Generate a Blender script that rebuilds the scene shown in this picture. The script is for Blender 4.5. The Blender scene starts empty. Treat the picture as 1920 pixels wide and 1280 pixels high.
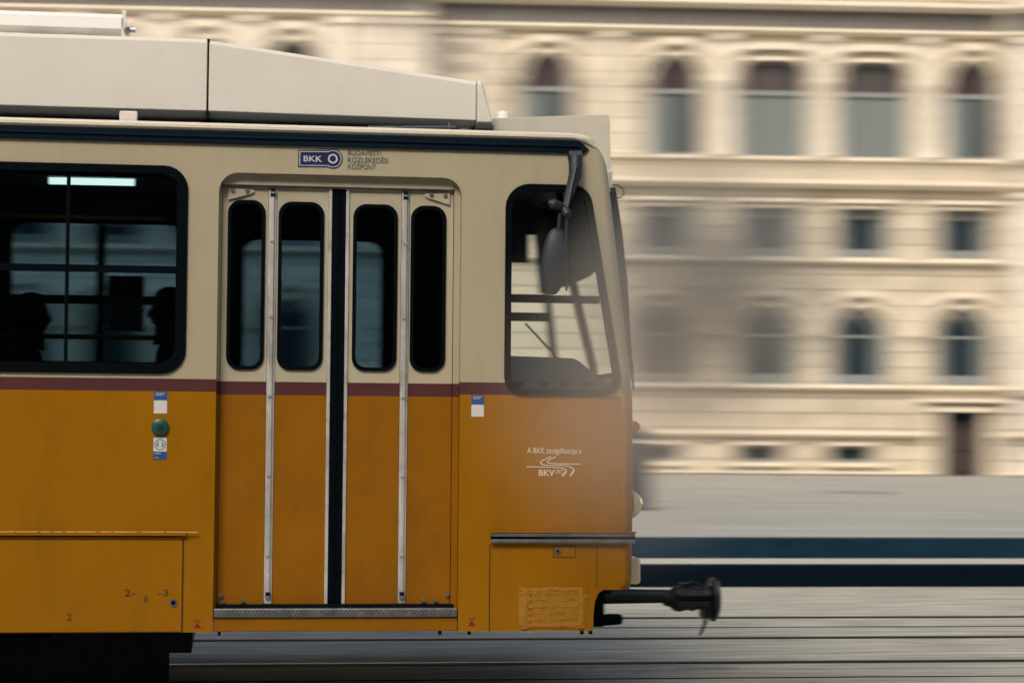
import bpy, bmesh, math, random
from mathutils import Vector, Matrix
from mathutils.geometry import tessellate_polygon
random.seed(7)
S = bpy.context.scene
COL = S.collection

# ------------------------------------------------------------------ camera
FPX, DIST, CAMH, HOR, ROLL, YAW = 3940.0, 11.1, 1.41, 815.0, .0083, math.radians(7.6)
_ph = math.atan((HOR-640)/FPX)
_f0 = Vector((math.sin(YAW), math.cos(YAW), 0)); _r0 = Vector((math.cos(YAW), -math.sin(YAW), 0)); _z = Vector((0, 0, 1))
FW = math.cos(_ph)*_f0+math.sin(_ph)*_z; _u0 = -math.sin(_ph)*_f0+math.cos(_ph)*_z
RT = math.cos(ROLL)*_r0+math.sin(ROLL)*_u0; UP = math.cos(ROLL)*_u0-math.sin(ROLL)*_r0
CAM = Vector((0, -DIST, CAMH))
cd = bpy.data.cameras.new('camera'); cam = bpy.data.objects.new('camera', cd); COL.objects.link(cam)
cd.sensor_width = 36; cd.lens = FPX/1920*36; cd.clip_start = .1; cd.clip_end = 1500
M = Matrix((RT, UP, -FW)).transposed().to_4x4(); M.translation = CAM; cam.matrix_world = M
cd.dof.use_dof = True; cd.dof.focus_distance = 11.15; cd.dof.aperture_fstop = 3.3; cd.dof.aperture_ratio = .082
S.camera = cam

# ------------------------------------------------------------------ world, sun, exposure
SUN_EL, SUN_AZ = math.radians(42), math.radians(206)      # azimuth clockwise from +Y: high behind the camera, a little left
w = bpy.data.worlds.new('World'); S.world = w; w.use_nodes = True
nt = w.node_tree; bg = nt.nodes['Background']
sky = nt.nodes.new('ShaderNodeTexSky'); sky.sky_type = 'NISHITA'; sky.sun_disc = False
sky.sun_elevation = SUN_EL; sky.sun_rotation = SUN_AZ; sky.dust_density = 6; sky.air_density = 1.0; sky.ozone_density = .6
nt.links.new(sky.outputs[0], bg.inputs[0]); bg.inputs[1].default_value = .11
sl = bpy.data.lights.new('sun', 'SUN'); so = bpy.data.objects.new('sun', sl); COL.objects.link(so)
sl.energy = 1.5; sl.angle = math.radians(24); sl.color = (1, .93, .82)
_sd = Vector((math.sin(SUN_AZ)*math.cos(SUN_EL), math.cos(SUN_AZ)*math.cos(SUN_EL), math.sin(SUN_EL)))
so.rotation_euler = _sd.to_track_quat('Z', 'Y').to_euler(); so.location = _sd*40
S.view_settings.view_transform = 'Standard'; S.view_settings.look = 'None'; S.view_settings.exposure = 0.34; S.view_settings.gamma = 1
S.cycles.volume_bounces = 4

# ------------------------------------------------------------------ helpers
def at(px, py, Y=0.0):
    """the world point at depth Y that a pixel of the photograph falls on -> (x, z)"""
    d = FW+RT*((px-960)/FPX)-UP*((py-640)/FPX); t = (Y-CAM.y)/d.y; p = CAM+t*d
    return p.x, p.z

def rpoly(pts, r, n=6):
    """convex or concave polygon with rounded corners; r a number or one per corner"""
    out = []; k = len(pts)
    for i in range(k):
        p = Vector(pts[i]); a = Vector(pts[i-1])-p; b = Vector(pts[(i+1) % k])-p
        rr = r[i] if isinstance(r, (list, tuple)) else r
        if rr <= 0: out.append(tuple(p)); continue
        a.normalize(); b.normalize(); ang = a.angle(b); d = rr/math.tan(ang/2)
        c = p+(a+b).normalized()*(rr/math.sin(ang/2)); s = p+a*d-c; e = p+b*d-c
        th = math.atan2(s.x*e.y-s.y*e.x, s.dot(e))
        for j in range(n+1):
            q = th*j/n; out.append((c.x+s.x*math.cos(q)-s.y*math.sin(q), c.y+s.x*math.sin(q)+s.y*math.cos(q)))
    return out
def rrect(x0, x1, z0, z1, r, n=6): return rpoly([(x0, z0), (x1, z0), (x1, z1), (x0, z1)], r, n)
def inset(pts, d):
    out = []; k = len(pts)
    for i in range(k):
        p = Vector(pts[i]); a = (p-Vector(pts[i-1])).normalized(); b = (Vector(pts[(i+1) % k])-p).normalized()
        na = Vector((-a.y, a.x)); nb = Vector((-b.y, b.x)); m = (na+nb); m = m/m.length_squared*2
        out.append(tuple(p+m*d))
    return out
def arch(x0, x1, z0, z1, n=8, pointed=0.0):
    """opening with a round arched head whose crown is at z1"""
    r = (x1-x0)/2; c = (x0+x1)/2; o = [(x0, z0), (x1, z0)]
    for j in range(n+1):
        a = math.pi*j/n; o.append((c+r*math.cos(a), z1-r+r*math.sin(a)))
    return o

class MB:
    def __init__(s): s.v = []; s.f = []; s.m = []
    def add(s, vs, fs, m=0):
        o = len(s.v); s.v += [tuple(v) for v in vs]; s.f += [[o+i for i in f] for f in fs]; s.m += [m]*len(fs); return s
    def box(s, x0, x1, y0, y1, z0, z1, m=0):
        return s.add([(x, y, z) for z in (z0, z1) for y in (y0, y1) for x in (x0, x1)],
                     [(0, 2, 3, 1), (4, 5, 7, 6), (0, 1, 5, 4), (2, 6, 7, 3), (0, 4, 6, 2), (1, 3, 7, 5)], m)
    def prism(s, sec, x0, x1, m=0):
        """section (y,z) run along x"""
        k = len(sec); vs = [(x0, y, z) for y, z in sec]+[(x1, y, z) for y, z in sec]
        fs = [(i, (i+1) % k, k+(i+1) % k, k+i) for i in range(k)]+[tuple(range(k))[::-1], tuple(range(k, 2*k))]
        return s.add(vs, fs, m)
    def plate(s, outer, y0, y1, holes=(), m=0):
        """outline in (x,z) with holes, from depth y0 (front) to y1"""
        loops = [list(outer)]+[list(h) for h in holes]; flat = [p for l in loops for p in l]; n = len(flat)
        tris = tessellate_polygon([[Vector((x, z, 0)) for x, z in l] for l in loops])
        fs = []
        for t in tris:
            a, b, c = (flat[i] for i in t); ar = (b[0]-a[0])*(c[1]-a[1])-(b[1]-a[1])*(c[0]-a[0])
            if abs(ar) < 1e-12: continue
            t = tuple(t) if ar > 0 else tuple(t)[::-1]
            fs.append(t); fs.append(tuple(i+n for i in t[::-1]))
        o = 0
        for l in loops:
            k = len(l)
            for i in range(k): fs.append((o+i, o+i+n, o+(i+1) % k+n, o+(i+1) % k))
            o += k
        return s.add([(x, y0, z) for x, z in flat]+[(x, y1, z) for x, z in flat], fs, m)
    def tube(s, pts, r, n=8, m=0, cap=True):
        pts = [Vector(p) for p in pts]; rings = []
        for i, p in enumerate(pts):
            t = (pts[min(i+1, len(pts)-1)]-pts[max(i-1, 0)]).normalized()
            a = t.orthogonal().normalized() if i == 0 else (rings[-1][1]-t*rings[-1][1].dot(t)).normalized()
            rr = r[i] if isinstance(r, (list, tuple)) else r
            b = t.cross(a); rings.append(([p+rr*(math.cos(2*math.pi*j/n)*a+math.sin(2*math.pi*j/n)*b) for j in range(n)], a))
        vs = [v for q, _ in rings for v in q]; fs = []
        for i in range(len(pts)-1):
            for j in range(n): fs.append((i*n+j, i*n+(j+1) % n, (i+1)*n+(j+1) % n, (i+1)*n+j))
        if cap: fs += [tuple(range(n))[::-1], tuple(range(len(vs)-n, len(vs)))]
        return s.add(vs, fs, m)
    def ball(s, c, rx, ry, rz, nu=16, nv=10, m=0):
        vs = []; fs = []
        for i in range(nv+1):
            a = math.pi*i/nv
            for j in range(nu):
                b = 2*math.pi*j/nu; vs.append((c[0]+rx*math.sin(a)*math.cos(b), c[1]+ry*math.sin(a)*math.sin(b), c[2]+rz*math.cos(a)))
        for i in range(nv):
            for j in range(nu): fs.append((i*nu+j, (i+1)*nu+j, (i+1)*nu+(j+1) % nu, i*nu+(j+1) % nu))
        return s.add(vs, fs, m)
    def ico(s, c, r, m=0):
        return s.ball(c, r, r, r, 8, 5, m)
    def build(s, name, mats, parent=None, bevel=0, smooth=False, seg=2, fix=True):
        me = bpy.data.meshes.new(name); me.from_pydata(s.v, [], s.f)
        mats = mats if isinstance(mats, (list, tuple)) else [mats]
        for m in mats: me.materials.append(m)
        me.polygons.foreach_set('material_index', s.m)
        if fix:
            b = bmesh.new(); b.from_mesh(me); bmesh.ops.remove_doubles(b, verts=b.verts, dist=1e-5); bmesh.ops.recalc_face_normals(b, faces=b.faces); b.to_mesh(me); b.free()
        if smooth:
            me.polygons.foreach_set('use_smooth', [True]*len(me.polygons))
            if smooth != 'all': me.set_sharp_from_angle(angle=math.radians(38))
        o = bpy.data.objects.new(name, me); COL.objects.link(o)
        if parent:
            o.parent = parent
            if parent.get('origin_shift'): o.location = tuple(-c for c in parent.location)
        if bevel:
            md = o.modifiers.new('bevel', 'BEVEL'); md.width = bevel; md.segments = seg; md.limit_method = 'ANGLE'; md.angle_limit = math.radians(40)
            me.polygons.foreach_set('use_smooth', [True]*len(me.polygons)); md.harden_normals = True
        return o

def tag(o, label=None, cat=None, group=None, kind=None):
    for k, v in (('label', label), ('category', cat), ('group', group), ('kind', kind)):
        if v: o[k] = v
    return o
def empty(name, loc, rz=0, shift=False):
    o = bpy.data.objects.new(name, None); COL.objects.link(o); o.location = loc; o.rotation_euler.z = rz; o.empty_display_size = .3
    if shift: o['origin_shift'] = 1
    return o
def copy_tree(o, parent, loc=None):
    c = o.copy(); COL.objects.link(c); c.parent = parent
    if loc is not None: c.location = loc
    for ch in list(o.children): copy_tree(ch, c)
    return c

# ------------------------------------------------------------------ materials
def mat(name, col, rough=.5, metal=0, var=0, scale=4, stretch=(1, 1, 1), bump=0, bscale=60, spec=.5, dirt=None, dirt_amt=0, dscale=3, dstretch=(1, 1, 1), coat=0):
    m = bpy.data.materials.new(name); m.use_nodes = True; n = m.node_tree.nodes; l = m.node_tree.links; p = n['Principled BSDF']
    p.inputs['Base Color'].default_value = (*col, 1); p.inputs['Roughness'].default_value = rough; p.inputs['Metallic'].default_value = metal
    p.inputs['Specular IOR Level'].default_value = spec; p.inputs['Coat Weight'].default_value = coat
    tc = n.new('ShaderNodeTexCoord')
    def noise(sc, st, det=6):
        mp = n.new('ShaderNodeMapping'); mp.inputs['Scale'].default_value = st; l.new(tc.outputs['Object'], mp.inputs[0])
        t = n.new('ShaderNodeTexNoise'); t.inputs['Scale'].default_value = sc; t.inputs['Detail'].default_value = det; t.inputs['Roughness'].default_value = .65
        l.new(mp.outputs[0], t.inputs['Vector']); return t.outputs['Fac']
    csock = None
    if var:
        r = n.new('ShaderNodeValToRGB'); l.new(noise(scale, stretch), r.inputs[0])
        r.color_ramp.elements[0].position = .3; r.color_ramp.elements[1].position = .7
        r.color_ramp.elements[0].color = (*[c*(1-var) for c in col], 1); r.color_ramp.elements[1].color = (*[min(1, c*(1+var)) for c in col], 1)
        csock = r.outputs[0]
    if dirt_amt:
        r = n.new('ShaderNodeValToRGB'); l.new(noise(dscale, dstretch, 8), r.inputs[0])
        r.color_ramp.elements[0].position = .5; r.color_ramp.elements[1].position = .78
        r.color_ramp.elements[0].color = (0, 0, 0, 1); r.color_ramp.elements[1].color = (dirt_amt, dirt_amt, dirt_amt, 1)
        x = n.new('ShaderNodeMix'); x.data_type = 'RGBA'; l.new(r.outputs[0], x.inputs[0])
        if csock: l.new(csock, x.inputs[6])
        else: x.inputs[6].default_value = (*col, 1)
        x.inputs[7].default_value = (*dirt, 1); csock = x.outputs[2]
    if csock: l.new(csock, p.inputs['Base Color'])
    if bump:
        b = n.new('ShaderNodeBump'); b.inputs['Strength'].default_value = bump; b.inputs['Distance'].default_value = .01
        l.new(noise(bscale, (1, 1, 1), 4), b.inputs['Height']); l.new(b.outputs[0], p.inputs['Normal'])
    return m
def glass(name, tint, refl=1.0, rough=.02, const=None):
    m = bpy.data.materials.new(name); m.use_nodes = True; n = m.node_tree.nodes; l = m.node_tree.links; n.remove(n['Principled BSDF'])
    t = n.new('ShaderNodeBsdfTransparent'); t.inputs[0].default_value = (*tint, 1)
    g = n.new('ShaderNodeBsdfGlossy'); g.inputs['Roughness'].default_value = rough; g.inputs[0].default_value = (refl, refl, refl, 1)
    f = n.new('ShaderNodeFresnel'); f.inputs[0].default_value = 1.45
    x = n.new('ShaderNodeMixShader')
    if const is None: l.new(f.outputs[0], x.inputs[0])
    else: x.inputs[0].default_value = const
    l.new(t.outputs[0], x.inputs[1]); l.new(g.outputs[0], x.inputs[2])
    l.new(x.outputs[0], n['Material Output'].inputs[0]); return m
def emit(name, col, st):
    m = bpy.data.materials.new(name); m.use_nodes = True; p = m.node_tree.nodes['Principled BSDF']
    p.inputs['Base Color'].default_value = (*col, 1); p.inputs['Emission Color'].default_value = (*col, 1); p.inputs['Emission Strength'].default_value = st
    return m
def ashlar(name, col, var, bw, bh):
    m = bpy.data.materials.new(name); m.use_nodes = True; n = m.node_tree.nodes; l = m.node_tree.links; p = n['Principled BSDF']; p.inputs['Roughness'].default_value = .85
    tc = n.new('ShaderNodeTexCoord'); mp = n.new('ShaderNodeMapping'); mp.inputs['Rotation'].default_value = (math.radians(-90), 0, 0); l.new(tc.outputs['Object'], mp.inputs[0])
    b = n.new('ShaderNodeTexBrick'); l.new(mp.outputs[0], b.inputs['Vector']); b.inputs['Scale'].default_value = 1
    b.inputs['Brick Width'].default_value = bw; b.inputs['Row Height'].default_value = bh; b.inputs['Mortar Size'].default_value = .02; b.inputs['Mortar Smooth'].default_value = .3
    b.inputs['Color1'].default_value = (*[c*(1-var) for c in col], 1); b.inputs['Color2'].default_value = (*[min(1, c*(1+var)) for c in col], 1)
    b.inputs['Mortar'].default_value = (*[c*.55 for c in col], 1); b.inputs['Bias'].default_value = 0
    t = n.new('ShaderNodeTexNoise'); t.inputs['Scale'].default_value = .9; t.inputs['Detail'].default_value = 9; t.inputs['Roughness'].default_value = .7; l.new(tc.outputs['Object'], t.inputs['Vector'])
    r = n.new('ShaderNodeValToRGB'); l.new(t.outputs['Fac'], r.inputs[0]); r.color_ramp.elements[0].position = .3; r.color_ramp.elements[0].color = (.58, .57, .56, 1); r.color_ramp.elements[1].position = .62; r.color_ramp.elements[1].color = (1, 1, 1, 1)
    x = n.new('ShaderNodeMix'); x.data_type = 'RGBA'; x.blend_type = 'MULTIPLY'; x.inputs[0].default_value = 1; l.new(b.outputs['Color'], x.inputs[6]); l.new(r.outputs[0], x.inputs[7]); l.new(x.outputs[2], p.inputs['Base Color'])
    bp = n.new('ShaderNodeBump'); bp.inputs['Strength'].default_value = .8; bp.inputs['Distance'].default_value = .03; bp.invert = True; l.new(b.outputs['Fac'], bp.inputs['Height']); l.new(bp.outputs[0], p.inputs['Normal'])
    return m

DIRT = (.10, .075, .045)
CREAM = mat('cream paint', (.405, .36, .25), .34, var=.05, scale=1.3, bump=.10, bscale=3.2, spec=.35, dirt=(.19, .16, .11), dirt_amt=.22, dscale=4.5, dstretch=(1.3, 1, .4))
YELLOW = mat('yellow paint', (.305, .126, .001), .34, var=.07, scale=1.4, bump=.10, bscale=3.2, spec=.25, dirt=(.105, .05, .012), dirt_amt=.28, dscale=4.5, dstretch=(1.3, 1, .4))
STRIPE = mat('maroon paint', (.075, .018, .02), .45, var=.1, scale=3)
WHITE = mat('white roof box paint', (.70, .67, .60), .5, var=.03, scale=1.5, bump=.12, bscale=90, dirt=(.40, .37, .31), dirt_amt=.18, dscale=4, dstretch=(1, 1, .5))
BRIGHT = mat('bright white panel', (.84, .83, .8), .5, var=.02)
RUBBER = mat('black rubber', (.0022, .004, .006), .6, var=.2, scale=8, spec=.03)
BLACK = mat('black iron', (.003, .006, .009), .6, var=.4, scale=9, bump=.3, bscale=40, spec=.08)
GUTTER = mat('dark gutter', (.003, .010, .019), .5, var=.2, scale=3, stretch=(.3, 1, 1), spec=.07)
ALU = mat('dull aluminium', (.62, .61, .58), .45, .5, var=.25, scale=9, stretch=(1, 1, .35), dirt=(.06, .05, .04), dirt_amt=.6, dscale=7)
STEEL = mat('worn steel', (.24, .25, .26), .38, .8, var=.3, scale=12)
RAILM = mat('polished rail', (.18, .17, .16), .4, .7, var=.4, scale=5, stretch=(.1, 4, 1))
GREYIN = mat('grey interior lining', (.10, .13, .145), .6, var=.1, scale=3)
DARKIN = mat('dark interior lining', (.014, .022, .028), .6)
DASH = mat('blue grey dashboard', (.10, .19, .27), .5, var=.1, scale=5)
BLINDM = mat('dark blue grey blind', (.03, .048, .06), .7)
HANDRAIL = mat('yellow handrail', (.62, .31, .03), .35)
TINT = glass('tinted teal glass', (.46, .56, .615), .5)
CLEAR = glass('clear cab glass', (.93, .96, .96), .7)
SCREEN = glass('windscreen glass', (.93, .96, .96), .5, .02, .05)
TUBE = emit('lit fluorescent tube', (1, .94, .74), 2.6)
GREASE = mat('greasy dark iron', (.012, .017, .022), .42, var=.5, scale=14, bump=.4, bscale=50, spec=.4)
ORANGE = emit('lit amber lamp', (1, .66, .32), .9)
REDL = mat('red lamp lens', (.6, .06, .03), .25)
LENS = mat('white lamp lens', (.85, .74, .52), .15)
GREEN = mat('green button', (.005, .075, .055), .35)
BLUE = mat('blue print', (.012, .075, .26), .5, var=.1)
PAPER = mat('white print', (.62, .62, .60), .5)
NAVY = mat('navy print', (.010, .014, .065), .4)
PALE = mat('pale print', (.48, .50, .55), .5)
INK = mat('dark grey print', (.10, .11, .115), .6)
RUSTINK = mat('dark brown print', (.065, .02, .008), .6, var=.3, scale=60)
REDINK = mat('red print', (.16, .012, .006), .6)
CREAMINK = mat('cream print', (.70, .58, .42), .55)
POSTRED = mat('dark red poster print', (.10, .010, .008), .7)
POSTBLUE = mat('pale blue poster print', (.16, .26, .32), .7)
TAPE = mat('yellow cloth tape', (.34, .152, .002), .6, var=.12, scale=20, bump=.6, bscale=35)
COAT = mat('dark wool coat', (.012, .014, .018), .9, var=.3, scale=20)
COATB = mat('dark navy jacket', (.010, .014, .025), .8, var=.3, scale=20)
SKIN = mat('skin', (.35, .19, .13), .55)
HAIR = mat('dark hair', (.015, .011, .009), .6)
EYE = mat('dark eye', (.02, .015, .012), .2)
SEATM = mat('dark red seat shell', (.06, .015, .012), .5)
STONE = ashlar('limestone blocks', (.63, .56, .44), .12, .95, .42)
COLST = mat('white stone column', (.74, .68, .58), .8, var=.1, scale=3)
STONEL = mat('pale limestone trim', (.72, .645, .52), .85, var=.12, scale=2, stretch=(.3, 1, 1), bump=.3, bscale=12)
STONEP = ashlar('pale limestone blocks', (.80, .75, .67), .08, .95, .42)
STONED = mat('weathered grey stone', (.17, .165, .16), .9, var=.25, scale=3, bump=.3, bscale=12)
WGLASS = mat('dark window glass', (.010, .022, .032), .12, spec=.5)
WBLIND = mat('pale window blind', (.145, .175, .175), .7, var=.08, scale=3, stretch=(2, 1, .2))
TYMP = mat('dark brown glass', (.035, .018, .018), .35)  # one even dark brown for the upper panes
WFRAME = mat('grey window frame', (.20, .22, .22), .6)
WOOD = mat('dark oak door', (.035, .022, .018), .55, var=.3, scale=6, stretch=(4, 1, .4))
GRANITE = mat('black granite', (.0018, .006, .012), .7, var=.35, scale=14, spec=.04)
GRANITEB = mat('dark blue granite', (.005, .024, .042), .65, var=.35, scale=10, stretch=(.4, 1, 1), spec=.08)
KERBTOP = mat('pale kerb stone', (.46, .44, .39), .8, var=.15, scale=6)
PLAZA = mat('pale plaza paving', (.335, .335, .295), .75, var=.22, scale=1.2, stretch=(.25, 1, 1), dirt=(.24, .24, .23), dirt_amt=.6, dscale=.8, dstretch=(.15, 1, 1))
ASPH = mat('pale worn track bed', (.39, .38, .31), .85, var=.48, scale=5, stretch=(.22, 1.6, 1), bump=.4, bscale=40, dirt=(.24, .235, .21), dirt_amt=.8, dscale=2.6, dstretch=(.1, 2.2, 1))
IRON = mat('grey cast iron', (.24, .25, .24), .6, .3, var=.3, scale=6)
FACADE = mat('grey render', (.12, .11, .10), .8, var=.15, scale=.6)

# ------------------------------------------------------------------ ground and tracks
def struct(o): o['kind'] = 'structure'; return o
KY1, KZ1, KY2, KZ2 = 8.27, .20, 9.46, .392
struct(MB().box(-220, 220, -90, KY1+.02, -.6, 0).build('ground', ASPH))
struct(MB().box(-200, 200, KY1, KY1+.30, -.3, KZ1).build('lower_kerb', GRANITE, bevel=.006))
struct(MB().box(-200, 200, KY1+.30, KY2+.02, -.3, KZ1).build('kerb_tread', KERBTOP))
struct(MB().box(-200, 200, KY2, KY2+.32, -.3, KZ2+.004).build('upper_kerb', GRANITEB, bevel=.006))
struct(MB().box(-420, 420, KY2+.1, 620, -.5, KZ2).build('plaza', PLAZA))
for yc, wd in ((.41, .055), (1.85, .055), (3.40, .05), (5.02, .05)):
    r = MB().box(-200, 200, yc-wd/2, yc+wd/2, -.15, .008, 0)
    r.box(-200, 200, yc-wd/2-.07, yc-wd/2-.002, -.15, .004, 1)
    struct(r.build('tram_rail', [RAILM, BLACK]))
struct(MB().box(-200, 200, 4.17, 4.20, -.1, .004).build('track_joint', BLACK))
struct(MB().box(-200, 200, .98, 1.00, -.1, .004).build('track_joint', BLACK))

# ------------------------------------------------------------------ the parliament style building
BLD = Vector((15.339, 44.514, KZ2)); BROT = math.radians(-4)
bld = tag(empty('government_building', BLD, BROT), 'long cream limestone building with rows of arched windows behind the tram', 'building')
L, R = -36.0, 20.0
PAV_L, PAV_R = -10.2, 5.65                # between these the middle range, set back
YL, YM, YR = -1.1, 0.0, -.8
# openings: floor -> list of (x centre, kind)
up_m = [(-6.95, 'lancet'), (-3.45, 'lancet'), (-.76, 'pair'), (2.03, 'pair'), (4.78, 'lancet')]
mz_m = [(-3.7, 'mezz'), (-.92, 'mezz'), (1.72, 'mezz'), (4.55, 'mezz')]
gr_m = [(-3.75, 'arched'), (-.95, 'arched'), (1.63, 'arched'), (4.50, 'arched')]
bs_m = [(-3.9, 'cellar'), (-1.15, 'cellar'), (1.40, 'cellar')]
xl = [-13.8-2.3*i for i in range(9)]
up_l = [(x, 'lancet') for x in xl]; tp_l = [(x+.1, 'tall') for x in xl]
mz_l = [(x, 'mezz') for x in xl]; gr_l = [(x, 'arched') for x in xl]; bs_l = [(x, 'cellar') for x in xl]
xr = [8.1, 11.0, 13.9, 16.8]
up_r = [(x, 'lancet') for x in xr]; mz_r = [(x, 'mezz') for x in xr]; gr_r = [(x, 'arched') for x in xr]; bs_r = [(x, 'cellar') for x in xr]
KIND = {'lancet': (1.50, 8.66, 11.42), 'pair': (1.98, 8.66, 11.30), 'mezz': (1.64, 5.92, 7.27), 'arched': (1.74, 2.46, 4.60), 'cellar': (1.4, .34, .80), 'tall': (1.15, 12.95, 15.6)}
def hole(x, k):
    wd, z0, z1 = KIND[k]
    if k in ('lancet', 'arched', 'tall'): return arch(x-wd/2, x+wd/2, z0, z1)
    if k == 'pair': return rpoly([(x-wd/2, z0), (x+wd/2, z0), (x+wd/2, z1), (x-wd/2, z1)], [0, 0, .38, .38], 5)
    return [(x-wd/2, z0), (x+wd/2, z0), (x+wd/2, z1), (x-wd/2, z1)]
DOORX, DW, DH = 4.46, 1.4, 1.74
TOP = 17.5
def wall(x0, x1, y, ops, m, door=None, th=.6):
    out = [(x0, 0), (x1, 0), (x1, TOP), (x0, TOP)]
    if door: out = [(x0, 0), (door-DW/2, 0), (door-DW/2, DH), (door+DW/2, DH), (door+DW/2, 0), (x1, 0), (x1, TOP), (x0, TOP)]
    return MB().plate(out, y, y+th, [hole(*o) for o in ops]).build('wall', m, bld)
allm, alll, allr = up_m+mz_m+gr_m+bs_m, up_l+tp_l+mz_l+gr_l+bs_l, up_r+mz_r+gr_r+bs_r
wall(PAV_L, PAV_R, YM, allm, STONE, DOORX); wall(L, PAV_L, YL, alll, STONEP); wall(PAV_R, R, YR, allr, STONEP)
MB().box(PAV_L-.6, PAV_L-.01, YL+.6, YM+.6, 0, TOP).build('return_wall', STONE, bld); MB().box(PAV_R+.01, PAV_R+.6, YR+.6, YM+.6, 0, TOP).build('return_wall', STONE, bld)
MB().box(L, R, 6, 6.4, 0, TOP).box(L-.4, L, YL, 6.4, 0, TOP).box(R, R+.4, YR, 6.4, 0, TOP).build('inner_wall', DARKIN, bld)
MB().prism([(-1.8, TOP), (6.8, TOP), (6.8, TOP+.5), (2.8, TOP+3.4), (2.0, TOP+3.4), (-1.8, TOP+.5)], L-.6, R+.6).build('roof', STONED, bld)

def window_proto(k):
    """a window: stone surround as the part itself, sash frame and panes below it; built about (0, 0, 0) on the wall face"""
    wd, z0, z1 = KIND[k]; o = hole(0, k); fw = {'lancet': .12, 'pair': .09, 'mezz': .26, 'arched': .28, 'cellar': .10, 'tall': .14}[k]; inn = inset(o, fw); s = MB()
    s.plate(inset(o, -.10), -.05, .02, [o])                                        # projecting surround
    s.box(-wd/2-.22, wd/2+.22, -.16, .03, z0-.11, z0-.004)                          # sill
    if k in ('lancet', 'arched', 'tall', 'pair'):
        ho = inset(o, -.46); hi = inset(o, -.28); c = z1-(wd/2 if k != 'pair' else .4)-.15
        ho = [p for p in ho if p[1] > c]; hi = [p for p in hi if p[1] > c]
        s.plate(ho+hi[::-1], -.20, .02)                                            # hood mould
    if k == 'mezz': s.box(-wd/2-.25, wd/2+.25, -.17, .03, z1+.14, z1+.24)
    t = s.build('window', STONEL, bld)
    fr = MB().plate(o, .26, .34, [inn]); iw = wd/2-fw
    if k in ('lancet', 'pair'):
        zt = 10.44; fr.box(-iw, iw, .22, .33, zt-.07, zt+.07)
        if k == 'pair': fr.box(-.07, .07, .2, .34, z0+.07, z1-.075)
        else: fr.box(-.025, .025, .25, .33, z0+.07, zt-.07)
        upper = [p for p in inn if p[1] > zt-.5]
        upper = [(-iw, zt+.07), (iw, zt+.07)]+[p for p in inn if p[1] > zt+.08]
        fr_o = fr.build('sash_frame', WFRAME, t)
        MB().plate(upper, .295, .31).build('upper_pane', TYMP, t)
        for sx in ((-1, 1)):
            a, b = (sx*.08, sx*iw) if k == 'pair' else (sx*.026, sx*iw)
            MB().box(min(a, b), max(a, b), .295, .31, z0+.07, zt-.07).build('pane', WBLIND if k == 'pair' else (WBLIND if sx < 0 else WGLASS), t)
    else:
        zm = z0+(z1-z0)*(.62 if k != 'cellar' else .5)
        if k == 'arched':
            fr.box(-iw, iw, .25, .33, zm-.035, zm+.035)
            fr.build('sash_frame', WFRAME, t)
            MB().plate([(-iw, zm+.035), (iw, zm+.035)]+[p for p in inn if p[1] > zm+.05], .295, .31).build('upper_pane', WGLASS, t)
            for sx in (-1, 1):
                a, b = sx*.022, sx*iw
                MB().box(min(a, b), max(a, b), .295, .31, z0+.07, zm-.035).build('pane', WGLASS, t)
            MB().box(-.022, .022, .25, .33, z0+.07, zm-.035).build('mullion', WFRAME, t)
        else:
            fr.box(-.025, .025, .25, .33, z0+.07, z1-.07)
            fr.build('sash_frame', WFRAME, t)
            for sx in (-1, 1):
                a, b = sx*.026, sx*iw
                if k == 'tall': MB().plate([(min(a, b), z0+.07), (max(a, b), z0+.07), (max(a, b), z1-.75), (min(a, b), z1-.75)], .295, .31).build('pane', WGLASS, t)
                else: MB().box(min(a, b), max(a, b), .295, .31, z0+.07, z1-.07).build('pane', WGLASS, t)
    return t
protos = {k: window_proto(k) for k in KIND}
used = set()
for ops, y in ((allm, YM), (alll, YL), (allr, YR)):
    for x, k in ops:
        if k in used: copy_tree(protos[k], bld, (x, y, 0))
        else: protos[k].location = (x, y, 0); used.add(k)
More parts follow.
